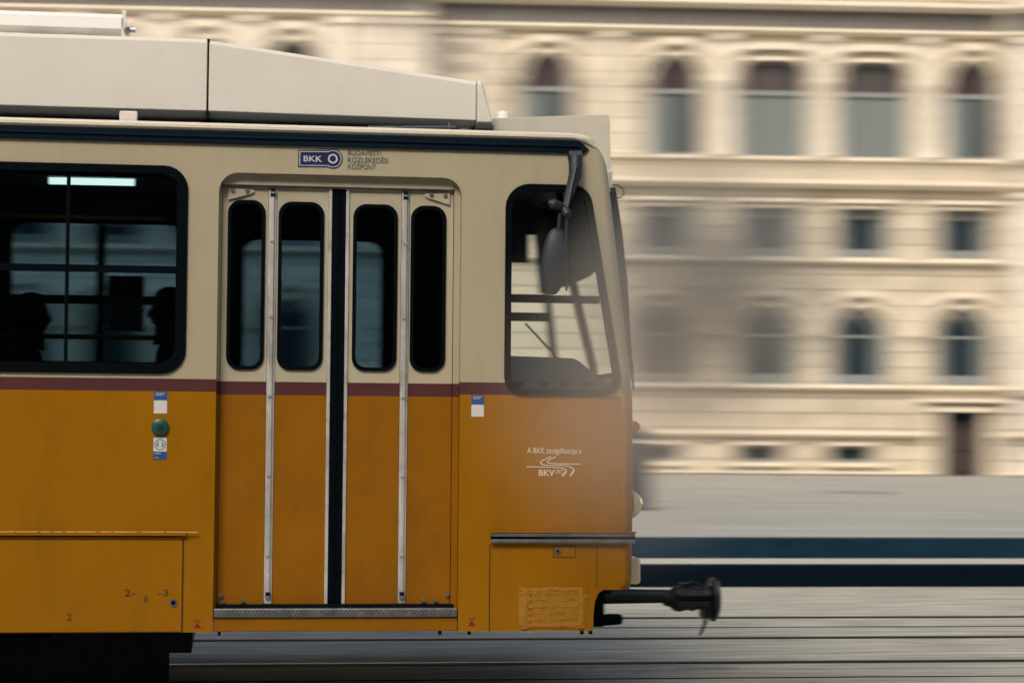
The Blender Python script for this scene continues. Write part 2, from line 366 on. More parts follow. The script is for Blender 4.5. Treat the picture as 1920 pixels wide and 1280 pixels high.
# string courses, cornices, plinth: one per range of the building
def course(x0, x1, y, z0, z1, pr, name='string_course', m=STONEL):
    return MB().prism([(y+.02, z0), (y-pr*.55, z0), (y-pr, z0+(z1-z0)*.45), (y-pr, z1-.012), (y-pr+.03, z1), (y+.02, z1)], x0, x1).build(name, m, bld)
for x0, x1, y, dz in ((PAV_L+.01, PAV_R-.01, YM, 0), (L, PAV_L-.005, YL, .0), (PAV_R+.005, R, YR, -.12)):
    course(x0, x1, y, 8.50+dz, 8.63+dz, .26); course(x0, x1, y, 7.80+dz, 8.00+dz, .40, 'cornice')
    course(x0, x1, y, 5.74+dz, 5.86+dz, .24); course(x0, x1, y, 2.30+dz, 2.42+dz, .24)
    if y == YM:
        course(x0, DOORX-DW/2-.2, y, 1.02, 1.18, .26, 'plinth'); course(DOORX+DW/2+.2, x1, y, 1.02, 1.18, .26, 'plinth')
        course(x0, DOORX-DW/2-.2, y, .0, .10, .34, 'plinth'); course(DOORX+DW/2+.2, x1, y, .0, .10, .34, 'plinth')
    else: course(x0, x1, y, 1.02, 1.18, .26, 'plinth'); course(x0, x1, y, .0, .10, .34, 'plinth')
    course(x0, x1, y, 12.0+dz, 12.16+dz, .3); course(x0, x1, y, 12.66+dz, 12.86+dz, .55, 'cornice')
    course(x0, x1, y, TOP-.5, TOP-.01, .8, 'cornice')
    b = MB(); n = int((x1-x0)/.22)                                                   # balusters below the big windows
    for i in range(n):
        xc = x0+.11+i*(x1-x0-.2)/n; b.box(xc-.05, xc+.05, y-.17, y-.07, 8.01+dz, 8.49+dz)
    b.build('balustrade', STONEL, bld)
    b = MB(); n = int((x1-x0)/.3)                                                    # dark openwork below the top windows
    for i in range(n):
        xc = x0+.11+i*(x1-x0-.2)/n; b.box(xc-.09, xc+.09, y-.20, y-.03, 12.17+dz, 12.65+dz)
    b.build('openwork_band', STONED, bld)
# pilasters between the bays
def pilaster(x, y, wd, pr, z0, z1):
    pr += .1; MB().box(x-wd/2, x+wd/2, y-pr, y+.02, z0, z1).box(x-wd/2-.06, x+wd/2+.06, y-pr-.06, y+.02, z1-.18, z1-.003).box(x-wd/2-.06, x+wd/2+.06, y-pr-.06, y+.02, z0+.003, z0+.2).build('pilaster', COLST, bld, bevel=.02)
for x in (-9.75, -8.75, -5.25, -2.1, .64, 3.42): pilaster(x, YM, .34, .12, 8.64, 11.98)
for i, x in enumerate(xl): pilaster(x+1.15, YL, .36, .16, 8.64, 11.98)
for x in (-12.2, -11.4, -10.55): pilaster(x, YL, .34, .22, 8.64, 11.98)
for x in (5.95, 6.7, 9.55, 12.45): pilaster(x, YR, .42, .22, 8.52, 11.86); pilaster(x, YR, .46, .16, 2.31, 7.66)
# dark bars for the shadows in the recess, left of the first lancet
for x, k in up_m+up_l[:5]:                                        # pale round columns beside the big windows
    y = YM if x > PAV_L else YL; hw = KIND[k][0]/2+.24
    for s_ in (-1, 1): MB().tube([(x+s_*hw, y-.20, 8.64), (x+s_*hw, y-.20, 8.72), (x+s_*hw, y-.20, 8.74), (x+s_*hw, y-.20, 10.5), (x+s_*hw, y-.20, 10.55), (x+s_*hw, y-.20, 10.68)], [.16, .16, .12, .105, .14, .17], 12).build('column', COLST, bld, smooth=True)
for i in range(5): MB().box(-9.45, -9.05, -.06, .01, 9.2+.55*i, 9.42+.55*i).build('shadow_bar', STONED, bld)  # dark strips imitating the pilaster shadows
# entrance door
d = MB().box(-DW/2-.2, -DW/2, -.2, .02, 0, DH+.003).box(DW/2, DW/2+.2, -.2, .02, 0, DH+.003).box(-DW/2-.28, DW/2+.28, -.26, .02, DH, DH+.14).box(-DW/2-.45, DW/2+.45, -.42, .02, DH+.26, DH+.36).box(-DW/2-.2, DW/2+.2, -.1, .02, DH+.14, DH+.26)
d = d.build('door', STONEL, bld, bevel=.012); d.location = (DOORX, YM, 0)
for sx in (-1, 1):
    a, b = sorted((sx*.01, sx*DW/2)); p = MB().box(a, b, .22, .28, .02, 1.42)
    for z0, z1 in ((.12, .6), (.7, 1.32)): p.box(a+.09, b-.09, .19, .23, z0, z1)
    p.build('door_leaf', WOOD, d, bevel=.01)
MB().box(-DW/2, DW/2, .2, .28, 1.43, 1.50).box(-.03, .03, .2, .28, 1.5, DH).build('transom', WOOD, d)
MB().box(-DW/2, DW/2, .24, .25, 1.5, DH-.01).build('pane', WGLASS, d)

# things on the plaza
mh = tag(empty('manhole_cover', (11.55, 26.6, KZ2)), 'round grey iron manhole cover set in the pale plaza', 'manhole cover')
MB().tube([(0, 0, -.05), (0, 0, .025)], .56, 28).build('cover', IRON, mh, bevel=.008)
m_ = MB().tube([(0, 0, -.05), (0, 0, .018)], .63, 28); m_.build('rim', IRON, mh)
bo = tag(empty('litter_bin', (5.52, 17.4, KZ2)), 'dark blue grey round litter bin on the plaza just ahead of the tram nose', 'litter bin')
MB().tube([(0, 0, 0), (0, 0, .06), (0, 0, .07), (0, 0, .92)], [.19, .19, .21, .24], 20).build('body', GRANITEB, bo, smooth=True)
MB().tube([(0, 0, .98), (0, 0, 1.05), (0, 0, 1.12)], [.25, .24, .10], 20).build('lid', GRANITEB, bo, smooth=True)
for a_ in (.4, 2.5, 4.6): MB().box(.2*math.cos(a_)-.015, .2*math.cos(a_)+.015, .2*math.sin(a_)-.015, .2*math.sin(a_)+.015, .9, .99).build('lid_post', STEEL, bo)

# unseen houses behind the camera, added to shade the tram and darken its glass
hs = tag(empty('street_shade_house', (0, -24, 0)), 'plain grey house front across the street behind the viewer, added to shade the tram', 'building')
b = MB().plate([(-60, 0), (60, 0), (60, 20), (-60, 20)], 0, -.4, [[(x-.6, z), (x+.6, z), (x+.6, z+2), (x-.6, z+2)] for x in range(-57, 58, 3) for z in (1.2, 4.8, 8.4, 12, 15.6)])
b.box(-60, 60, -10, -9.6, 0, 20).box(-60, -59.6, -9.6, -.4, 0, 20).box(59.6, 60, -9.6, -.4, 0, 20); b.build('wall', FACADE, hs)
MB().prism([(.4, 20), (.4, 20.3), (-5, 21.5), (-10.4, 20.3), (-10.4, 20)], -60.4, 60.4).build('roof', STONED, hs)
MB().box(-59, 59, -.34, -.3, .5, 19.5).build('window_pane', WGLASS, hs)

# ------------------------------------------------------------------ the tram
T = tag(empty('tram', (-5, 1.25, 0), 0, True), 'yellow and cream tram with a maroon waist stripe, front end at the right', 'tram')
ZS0, ZS1, ZSK = 1.622, 1.688, .372          # stripe bottom, stripe top, skirt bottom
NOSE = [(.589, 2.140), (.64, 2.149), (.89, 2.152), (1.2, 2.152), (1.55, 2.150), (1.63, 2.147), (1.75, 2.135), (2.0, 2.105), (2.3, 2.069), (2.6, 2.033), (2.72, 2.018), (2.80, 2.008), (2.86, 2.000), (2.91, 1.985), (2.95, 1.962), (2.98, 1.93), (2.997, 1.89)]
def nx(z):
    for (a, xa), (b, xb) in zip(NOSE, NOSE[1:]):
        if z <= b: return xa+(xb-xa)*max(0, z-a)/(b-a)
    return NOSE[-1][1]
RC, RCF = .07, .022          # corner radius of the nose, near and far side
XB = -12.4
DX0, DX1, DTOP = -.078, 1.205, 2.775
door_loop = rpoly([(DX0, ZSK), (DX0, DTOP), (DX1, DTOP), (DX1, ZSK)], [0, .10, .10, 0])
CABQ = [(1.440, 1.622), (2.088, 1.622), (1.893, 2.752), (1.440, 2.752)]
cab_loop = rpoly(CABQ, [.10, .09, .11, .13])
WX0, WX1, WZ0, WZ1 = -1.74, -.238, 1.712, 2.802
WSTEP = -1.68
nose_pts = [(nx(z)-RC, z) for z, _ in NOSE if z <= 2.935]+[(nx(2.935)-RC, 2.935)]
outer = [(XB, ZSK)]+door_loop+[(1.930, ZSK), (1.932, .47), (1.940, .53), (1.958, .572), (1.985, .589)]+nose_pts+[(XB, 2.935)]
win_loops = [rrect(WX0+WSTEP*k, WX1+WSTEP*k, WZ0, WZ1, .125) for k in range(7)]
shell = MB().plate(outer, 0, .045, win_loops+[cab_loop])
me = bpy.data.meshes.new('side'); me.from_pydata(shell.v, [], shell.f)
def slab_of(za, zb, keep=None):
    b = bmesh.new(); b.from_mesh(me)
    for z in (ZS0, ZS1):
        bmesh.ops.bisect_plane(b, geom=b.verts[:]+b.edges[:]+b.faces[:], plane_co=(0, 0, z), plane_no=(0, 0, 1))
    if True: bmesh.ops.bisect_plane(b, geom=b.verts[:]+b.edges[:]+b.faces[:], plane_co=(1.78, 0, 0), plane_no=(1, 0, 0))
    rm = [f for f in b.faces if not keep(f.calc_center_median())]
    bmesh.ops.delete(b, geom=rm, context='FACES'); bmesh.ops.recalc_face_normals(b, faces=b.faces)
    q = MB(); b.verts.index_update(); q.v = [tuple(v.co) for v in b.verts]; q.f = [[v.index for v in f.verts] for f in b.faces]; q.m = [0]*len(q.f); b.free(); return q
slab_of(0, 0, lambda c: c.z > ZS1 or (c.z > ZS0 and c.x > 1.78)).build('upper_side_panel', CREAM, T)
slab_of(0, 0, lambda c: ZS0 < c.z < ZS1 and c.x < 1.78).build('waist_stripe', STRIPE, T)
slab_of(0, 0, lambda c: c.z < ZS0).build('lower_side_panel', YELLOW, T)
# nose: rounded corners and a softly bulging front with the windscreen opening
ys = [('c', a) for a in (0, 30, 60, 90)]+[('f', y) for y in (.2, .5, .9, 1.25, 1.6, 2.0, 2.45)]+[('d', a) for a in (90, 60, 30, 0)]
def nose_pt(z, k, v):
    x = nx(z)
    if k == 'c': return (x-RC+RC*math.sin(math.radians(v)), RC-RC*math.cos(math.radians(v)), z)
    if k == 'd': return (x-RCF+RCF*math.sin(math.radians(v)), 2.5-RCF+RCF*math.cos(math.radians(v)), z)
    return (x+.085*(1-((v-1.25)/1.18)**2), v, z)
up, lo, ws = MB(), MB(), MB()
zl = [z for z, _ in NOSE]; rows = [[nose_pt(z, *k) for k in ys] for z in zl]
for i in range(len(zl)-1):
    for j in range(len(ys)-1):
        q = [rows[i][j], rows[i][j+1], rows[i+1][j+1], rows[i+1][j]]
        if 1.75 <= zl[i] and zl[i+1] <= 2.72 and 4 <= j < 10: ws.add(q, [(0, 1, 2, 3)])
        elif zl[i] >= 1.62: up.add(q, [(0, 1, 2, 3)])
        else: lo.add(q, [(0, 1, 2, 3)])
for q, nm, m_ in ((up, 'upper_nose', CREAM), (lo, 'lower_nose', YELLOW)):
    o = q.build(nm, m_, T, smooth='all'); sd = o.modifiers.new('thick', 'SOLIDIFY'); sd.thickness = .03; sd.offset = -1
wsc = ws.build('windscreen', SCREEN, T, smooth='all')
g = MB()
for ya, yb in ((.2, .2),):
    pts = [nose_pt(z, 'f', ya) for z in (1.75, 2.0, 2.3, 2.6, 2.72)]; g.tube(pts, .018 if ya > 2 else .03, 6)
for z in (1.75, 2.72): g.tube([nose_pt(z, 'f', y) for y in (.2, .5, .9, 1.25, 1.6, 2.0, 2.45)], .03, 6)
g.build('seal', RUBBER, wsc)
# far side, rear, floor, lining
fx = [rrect(*a, .11) for a in ((-1.405, -.30, 1.76, 2.752), (.047, .972, 1.72, 2.672))]
fx.append(rpoly([(1.60, 1.70), (nx(1.70)-RCF-.008, 1.70), (nx(2.74)-RCF-.008, 2.74), (1.60, 2.74)], .05))
fx += [rrect(-1.405-1.5*k, -.20-1.5*k, 1.76, 2.752, .11) for k in range(1, 7)]
fo = [(XB, ZSK), (1.93, ZSK), (1.985, .589)]+[(x+RC-RCF, z) for x, z in nose_pts]+[(XB, 2.935)]
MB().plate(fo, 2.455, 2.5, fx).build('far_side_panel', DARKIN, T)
for h in fx:
    s_ = MB().plate(inset(h, -.012), 2.42, 2.452, [inset(h, .025)]).build('far_window', RUBBER, T)
    MB().plate(inset(h, -.005), 2.47, 2.476).build('pane', CLEAR if h is fx[2] else TINT, s_)
MB().box(-.86, -.80, 2.42, 2.45, 1.79, 2.72).build('far_mullion', RUBBER, T)
MB().box(-1.38, -.32, 2.418, 2.452, 2.215, 2.27).build('far_transom', RUBBER, T)
MB().box(XB, XB+.05, .046, 2.454, ZSK, 2.935).build('rear_panel', YELLOW, T)
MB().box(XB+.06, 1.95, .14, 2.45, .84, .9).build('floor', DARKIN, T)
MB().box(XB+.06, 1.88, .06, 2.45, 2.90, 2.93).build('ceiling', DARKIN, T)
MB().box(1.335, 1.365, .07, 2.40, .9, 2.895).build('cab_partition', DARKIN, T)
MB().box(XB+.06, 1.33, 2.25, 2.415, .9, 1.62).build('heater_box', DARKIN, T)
# roof, its cream made paler for a lip lit from above; gutter below
sec = [(-.012, 2.992), (-.026, 3.004), (-.026, 3.018), (-.008, 3.030), (.08, 3.046), (.30, 3.062), (.8, 3.11), (1.25, 3.13), (1.7, 3.11), (2.2, 3.062), (2.42, 3.046), (2.508, 3.03), (2.526, 3.018), (2.526, 3.004), (2.512, 2.992), (2.4, 2.936), (.1, 2.936)]
rf = MB(); xs = [(XB, 0), (1.70, 0), (1.80, 0), (1.86, .006), (1.90, .018), (1.925, .034)]
k = len(sec)
for x, dz in xs: rf.v += [(x, max(y, -.026+dz) if y < 1 else min(y, 2.526-dz), z-(dz*1.1 if z > 2.99 else 0)) for y, z in sec]
for i in range(len(xs)-1):
    for j in range(k): rf.f.append([i*k+j, i*k+(j+1) % k, (i+1)*k+(j+1) % k, (i+1)*k+j])
rf.f += [list(range(k))[::-1], list(range((len(xs)-1)*k, len(xs)*k))]; rf.m = [1 if all(.07 < rf.v[i][1] < 2.43 and rf.v[i][2] > 3 for i in f) and len(f) == 4 else 0 for f in rf.f]
roofm = mat('lit cream roof paint', (.70, .64, .52), .38, var=.05, scale=2, stretch=(.5, 1, 1))
rf.build('roof', [roofm, mat('shade darkened roof deck', (.05, .065, .075), .7, var=.2, scale=3)], T, smooth=True)  # deck colour darkened to imitate shade under the roof boxes
gx = at(1092, 275)[0]
gt = MB(); loop = [(XB, 2.928), (gx+.005, 2.922), (gx+.03, 2.945), (gx-.02, 2.990), (XB, 2.990)]
gt.plate(loop, -.018, .05).plate([(XB, 2.956), (gx-.015, 2.952), (gx-.015, 2.966), (XB, 2.970)], -.026, -.017).build('gutter', GUTTER, T, bevel=.004)

# passenger windows
def side_window(k):
    dx = WSTEP*k; lo_ = rrect(WX0+dx, WX1+dx, WZ0, WZ1, .125); il = rrect(WX0+dx+.045, WX1+dx-.045, WZ0+.045, WZ1-.045, .10)
    il2 = rrect(WX0+dx+.058, WX1+dx-.058, WZ0+.058, WZ1-.058, .09)
    t = MB().plate(lo_, -.014, .05, [il]).build('side_window', RUBBER, T, bevel=.006)
    MB().plate(il, .012, .045, [il2]).build('inner_rim', RUBBER, t)
    MB().box(-.864+dx, -.846+dx, .008, .04, WZ0+.05, WZ1-.05).build('mullion', RUBBER, t)
    MB().box(WX0+dx+.05, WX1+dx-.05, .006, .042, 2.240, 2.276).build('transom', RUBBER, t)
    MB().plate(il, .026, .031).build('pane', TINT, t)
    return t
for k in range(7): side_window(k)

# folding door: four leaves, two hinge posts, the black centre seal
def paint_by_height(mb):
    b = bmesh.new(); m0 = bpy.data.meshes.new('tmp'); m0.from_pydata(mb.v, [], mb.f); b.from_mesh(m0)
    for z in (ZS0-.012, ZS1-.008): bmesh.ops.bisect_plane(b, geom=b.verts[:]+b.edges[:]+b.faces[:], plane_co=(0, 0, z), plane_no=(0, 0, 1))
    b.verts.index_update(); mb.v = [tuple(v.co) for v in b.verts]; mb.f = [[v.index for v in f.verts] for f in b.faces]
    mb.m = [0 if f.calc_center_median().z > ZS1-.008 else (1 if f.calc_center_median().z > ZS0-.012 else 2) for f in b.faces]; b.free(); return mb
DOORC = mat('cream door paint', (.435, .39, .285), .45, var=.06, scale=3, dirt=(.2, .18, .14), dirt_amt=.35, dscale=4)
DOORY = mat('worn yellow door paint', (.265, .103, .0015), .42, spec=.22, var=.08, scale=3, dirt=(.08, .038, .015), dirt_amt=.32, dscale=5, dstretch=(1, 1, .45))
YD = .075
leaves = [(-.060, .182, -.030, .168, 2.640), (.229, .500, .236, .478, 2.636), (.612, .888, .632, .870, 2.632), (.934, 1.168, .940, 1.130, 2.630)]
for a, b, pa, pb, zt in leaves:
    pl = rrect(pa, pb, 1.742, zt, .07); inn = rrect(pa+.02, pb-.02, 1.762, zt-.02, .055)
    lf = paint_by_height(MB().plate(rrect(a, b, .512, 2.712, .004, 2), YD, YD+.03, [pl])).build('door_leaf', [DOORC, STRIPE, DOORY], T)
    MB().plate(pl, YD-.012, YD+.028, [inn]).build('seal', RUBBER, lf, bevel=.004)
    MB().plate(inn, YD+.008, YD+.013).build('pane', TINT, lf)
for x0, x1 in ((.184, .227), (.890, .932)):
    hp = MB().box(x0, x1, YD-.006, YD+.03, .512, 2.706).box(x0+.013, x1-.013, YD-.02, YD-.005, .56, 2.66).build('hinge_post', ALU, T, bevel=.004)
    c = MB()
    for z in (2.68, 2.42, 2.02, 1.60, 1.18, .76, .55): MB().box(x0+.010, x1-.012, YD-.024, YD-.004, z-.005, z+.005).build('clip', IRON, hp)
    for z0, z1 in ((2.66, 2.70), (.545, .575)): MB().box(x0+.009, x1-.009, YD-.022, YD, z0, z1).build('bracket', BLACK, hp)
MB().box(.501, .519, YD-.010, YD+.03, .512, 2.71).build('edge_strip', ALU, T, bevel=.003)
MB().box(.593, .611, YD-.010, YD+.03, .512, 2.71).build('edge_strip', ALU, T, bevel=.003)
MB().box(.520, .592, YD-.004, YD+.03, .512, 2.72).box(.549, .5545, YD-.012, YD-.003, .52, 2.70).build('centre_seal', RUBBER, T)
MB().box(DX0+.001, DX0+.017, .012, YD+.04, .46, 2.76).build('door_post', YELLOW, T) if False else None
for x0, x1 in ((DX0, DX0+.016), (1.170, DX1)):
    paint_by_height(MB().box(x0+.001, x1-.001, .046 if x1 < .5 else .048, YD+.035, .446, 2.77)).build('door_post', [CREAM, STRIPE, DOORY], T)
MB().box(DX0+.018, 1.168, .046, YD+.035, 2.718, 2.774).build('door_header', DOORC, T)
MB().box(DX0+.02, 1.166, YD-.02, YD+.03, 2.708, 2.718).build('header_rail', STEEL, T)
MB().box(DX0+.002, DX1-.002, .14, .17, .45, 2.9).build('door_backing', DARKIN, T) if False else None
for px0, s in ((at(428, 350)[0], 1), (at(846, 358)[0], -1)):
    bk = MB().add([(px0, YD-.012, 2.700), (px0+s*.135, YD-.012, 2.695), (px0+s*.135, YD-.012, 2.680), (px0+s*.01, YD-.012, 2.640), (px0, YD-.012, 2.640)], [(0, 1, 2, 3, 4)])
    bk.tube([(px0, YD-.01, 2.640), (px0+s*.12, YD-.01, 2.674)], .0035, 6).build('corner_bracket', DOORC, T)
    c = MB()
    for u, v in ((.025, 2.688), (.10, 2.690)): MB().tube([(px0+s*u, YD-.02, v), (px0+s*u, YD-.005, v)], .012, 8).build('bolt', STEEL, T)
for bx, bz in ((-.038, .56), (-.028, .525), (.075, .53), (1.025, .53), (1.09, .53), (1.155, .56)):
    MB().tube([(bx, YD-.014, bz), (bx, YD+.002, bz)], .011, 8).build('bolt', ORANGE if False else STEEL, T)
st = MB().box(DX0+.004, DX1-.004, -.004, .16, .448, .494).build('step', STEEL, T, bevel=.006)
tp = MB()
for i in range(60):
    x = DX0+.03+i*.0208; s = 1
    tp.add([(x-.012, -.009, .471-s*.013-.003), (x-.012, -.009, .471-s*.013+.003), (x+.012, -.009, .471+s*.013+.003), (x+.012, -.009, .471+s*.013-.003),
            (x-.014, -.003, .471-s*.013-.006), (x-.014, -.003, .471-s*.013+.006), (x+.014, -.003, .471+s*.013+.006), (x+.014, -.003, .471+s*.013-.006)],
           [(0, 3, 2, 1), (0, 1, 5, 4), (1, 2, 6, 5), (2, 3, 7, 6), (3, 0, 4, 7)])
tp.build('tread_pattern', STEEL, st)
MB().box(DX0+.002, DX1-.002, .010, .05, .374, .446).build('step_fascia', DOORY, T, bevel=.004)
MB().box(DX0+.02, DX1-.02, .04, .9, .495, .512).build('step_board', BLACK, T)

# cab side window
ci = inset(CABQ, .034); ci = rpoly(ci, [.075, .065, .085, .10])
cw = MB().plate(cab_loop, -.014, .05, [ci]).build('cab_window', RUBBER, T, bevel=.006)
MB().plate(ci, .020, .026).build('pane', CLEAR, cw)
zb = at(1000, 559)[1]; MB().box(1.47, 1.955, .006, .036, zb-.022, zb+.018).build('transom', RUBBER, cw)
# cab interior
db = [(1.36, 1.55), (2.06, 1.60), (2.075, 1.64), (1.86, 1.812), (1.83, 1.826), (1.36, 1.838)]
dsh = MB().plate(db, .09, 2.40).build('dashboard', DASH, T, bevel=.012)
c = MB()
for px in (972, 1020, 1059, 1098):
    x, z = at(px, 720, .09); c.plate(rrect(x-.03, x+.03, z-.013, z+.013, .011, 3), .082, .094)
c.build('vent_slot', RUBBER, dsh)
MB().tube([(*at(1046, 672, .5)[:1], .5, at(1046, 672, .5)[1]), (at(985, 606, .5)[0], .5, at(985, 606, .5)[1])], .006, 6).build('control_rod', BLACK, T)
xa, za = at(958, 600, 2.40); xb_, zb_ = at(1088, 582, 2.40)
MB().box(1.37, 2.03, 2.38, 2.418, za-.005, za+.05).build('cab_handrail', BLACK, T)
xa, za = at(955, 560, 2.40)
MB().box(1.37, 2.03, 2.38, 2.418, za-.02, za+.03).build('far_window_bar', BLACK, T)
xa, za = at(960, 492, 2.36); MB().box(1.37, 1.90, 2.34, 2.36, za, 2.89).build('sun_blind', BLINDM, T)
bl = MB()
for z0, z1 in ((2.33, 2.88),):
    pts0 = [(nose_pt(z0, 'f', y)[0]-.09, y, z0) for y in (.12, .9, 1.6, 2.38)]; pts1 = [(nose_pt(z1, 'f', y)[0]-.07, y, z1) for y in (.12, .9, 1.6, 2.38)]
    for i in range(3): bl.add([pts0[i], pts0[i+1], pts1[i+1], pts1[i]], [(0, 1, 2, 3)])
o = bl.build('windscreen_blind', BLINDM, T); o.modifiers.new('t', 'SOLIDIFY').thickness = .01
pa_, pb_ = at(1052, 440, 1.2), at(1112, 690, 1.2)
MB().tube([(pa_[0]-.012, 1.2, 2.86), (pa_[0], 1.2, pa_[1]), (pb_[0], 1.2, pb_[1]), (pb_[0]+.004, 1.2, 1.62)], .027, 8).build('windscreen_post', BLACK, T)
MB().box(1.38, 1.55, .12, 2.3, 2.74, 2.89).build('cab_header', DARKIN, T)
MB().box(1.40, 1.62, 1.05, 1.5, .9, 1.35).box(1.40, 1.48, 1.05, 1.5, 1.35, 1.70).build('driver_seat', SEATM, T, bevel=.03)

# saloon: tube light, handrails, seats, poster
xa, za = at(92, 339, 1.25); xb2, zb2 = at(252, 340, 1.25)
lt = MB().tube([(xa, 1.25, za-.0), (xb2, 1.25, za+.002)], .021, 10).build('light_tube', TUBE, T)
MB().box(xa-.06, xb2+.06, 1.19, 1.31, za+.022, 2.899).build('light_fitting', DARKIN, T)
for py, Y, r in ((407, 2.0, .013), (631, 2.3, .016)):
    z = at(150, py, Y)[1]; MB().tube([(XB+.2, Y, z), (at(312, py, Y)[0], Y, z)], r, 8).build('handrail', HANDRAIL, T)
MB().box(XB+.2, -.33, 2.28, 2.31, 2.215-.0, 2.25).build('seat_rail', BLACK, T) if False else None
z = at(150, 561, 2.36)[1]; MB().box(XB+.2, -.31, 2.34, 2.37, z-.025, z+.022).build('window_rail', BLACK, T)
z = at(150, 681, 2.36)[1]; MB().box(XB+.2, -.31, 2.34, 2.37, z-.013, z+.013).build('lower_window_rail', BLACK, T)
def seat(x, y):
    s_ = MB().box(x-.2, x+.2, y-.21, y+.21, .9+.39, .9+.45).prism([(y-.21, 1.33), (y+.21, 1.33), (y+.19, 1.80), (y-.19, 1.80)], x-.23, x-.19).box(x-.05, x+.05, y-.05, y+.05, .9, 1.29)
    return s_.build('seat', SEATM, T, bevel=.02)
P1X, P1Z = at(58, 600, 1.85); P2X, P2Z = at(318, 592, 1.75)
seat(P1X, 1.85); seat(P2X, 1.75); seat(P1X-1.5, 1.85); seat(-2.0, .55)
x0, z0 = at(200, 620, 2.33); x1, z1 = at(272, 518, 2.33); zm = at(236, 559, 2.33)[1]
po = MB().box(x0, x1, 2.33, 2.335, z0, z1).build('poster', POSTBLUE, T)
MB().box(x0, x1, 2.324, 2.329, zm, z1).build('poster_heading', POSTRED, po)
cx, cz = (x0+x1)/2, (zm+z1)/2
ring = lambda r0, r1: (rpoly([(cx+r1*math.cos(a*math.pi/12), cz+r1*math.sin(a*math.pi/12)) for a in range(24)], 0), [[(cx+r0*math.cos(a*math.pi/12), cz+r0*math.sin(a*math.pi/12)) for a in range(24)]])
o_, h_ = ring(.040, .046); e_ = MB().plate(o_, 2.318, 2.323, h_)
e_.plate([(cx+.018*math.cos(a*math.pi/6), cz+.004+.026*math.sin(a*math.pi/6)) for a in range(12)], 2.318, 2.323).build('poster_emblem', POSTBLUE, po)
e_ = MB()
for i in range(8):
    z = zm-.02-.024*i; e_.box(x0+.02, x1-(.03 if i % 3 else .07), 2.325, 2.329, z-.010, z-.003)
e_.build('poster_print', INK, po)

# rub strip, hatch, flap, taped vent on the yellow side
rs = MB()
xe = 2.152
rs.box(1.376, xe, -.03, .0, .872, .893).box(1.376, xe, -.03, 0, .838, .858)
rs.build('rub_strip', STEEL, T, bevel=.005)
MB().box(1.376, xe, -.020, 0, .8585, .8715).build('rub_strip_groove', RUBBER, T)
MB().box(1.372, xe+.004, -.034, 0, .8935, .900).build('rub_strip_edge', YELLOW, T)
hx0, hz0 = at(1037, 1045); hx1, hz1 = at(1080, 1021)
fr_ = lambda x0, x1, z0, z1, t: (rrect(x0, x1, z0, z1, .002, 2), [rrect(x0+t, x1-t, z0+t, z1-t, .002, 2)])
GAP = mat('dark panel gap', (.02, .012, .006), .8)
o_, h_ = fr_(hx0, hx1, hz0, hz1-.004, .0035)
hatch = MB().plate(rrect(hx0+.0045, hx1-.0045, hz0+.0045, hz1-.0085, .003, 2), -.003, .0).build('hatch', YELLOW, T)
MB().plate(o_, -.0012, .001, h_).build('hatch_gap', GAP, T)
def lock(px, py, r, par):
    x, z = at(px, py); MB().tube([(x, -.010, z), (x, .0, z)], r, 14).tube([(x, -.0125, z), (x, -.009, z)], r*.55, 10, 1).build('lock', [STEEL, BLACK], par)
lock(1045, 1032, .016, T); 
sx_ = at(918, 1100)[0]; MB().box(sx_-.0025, sx_+.0025, -.0015, .001, .374, .83).build('panel_gap', GAP, T)
sx_ = at(1119, 1060)[0]; MB().box(sx_-.0015, sx_+.0015, -.0012, .001, .60, .83).build('panel_gap', GAP, T)
MB().box(-.080, -.073, -.0015, .001, .45, 1.62).build('panel_gap', GAP, T) if False else None
# flap at the left
fz = .866; fx1 = -.233
flap = MB().box(XB+.3, fx1-.006, -.006, .0, .376, fz-.012).build('side_flap', YELLOW, T, bevel=.003)
MB().box(XB+.3, fx1+.012, -.026, .0, fz+.006, .897).box(XB+.3, fx1, -.014, 0, fz-.010, fz-.002).build('flap_hinge', YELLOW, T, bevel=.006)
wear = MB(); x = -1.3
while x < -.30:
    l_ = random.uniform(.04, .16); wear.box(x, x+l_, -.0275, -.020, .890, .8945); x += l_+random.uniform(.008, .03)
wear.build('worn_edge', mat('bare worn paint edge', (.62, .40, .16), .5), T)
MB().box(XB+.3, fx1-.002, -.003, .0, fz-.001, fz+.005).box(fx1-.006, fx1, -.0025, .001, .374, fz).build('panel_gap', GAP, T)
lock(325, 1129, .022, flap)
# taped vent
q = [at(976, 1101), at(1102, 1101), at(1093, 1175), at(973, 1178)]
ax, bx_, az, bz_ = q[3][0], q[1][0], q[3][1], q[0][1]
tape = MB().box(ax+.07, bx_-.03, -.005, 0, az+.02, bz_-.02).build('taped_vent', TAPE, T)
t_ = MB(); n = 26
def strip(x0, x1, z0, z1, d, horiz):
    seg = 14; vs = []; fs = []
    for i in range(seg+1):
        u = i/seg; j = random.uniform(-.004, .004)
        if horiz: x = x0+(x1-x0)*u; vs += [(x, 0, z0+j), (x, -d-random.uniform(0, .003), z0+(z1-z0)*.4+j), (x, -d*.4, z1+j)]
        else: z = z0+(z1-z0)*u; vs += [(x0+j, 0, z), ((x0+x1)/2+j, -d-random.uniform(0, .005), z), (x1+j, -d*.3, z)]
    for i in range(seg):
        a = i*3
        for k_ in (0, 1): fs.append((a+k_, a+3+k_, a+4+k_, a+1+k_))
    t_.add(vs, fs)
for i in range(5): strip(ax+.05, bx_-.05, az+.035+i*.034, az+.035+i*.034+.026, .006, True)
strip(ax, bx_-.01, bz_-.03, bz_, .006, True); strip(ax, bx_-.03, az, az+.028, .008, True)
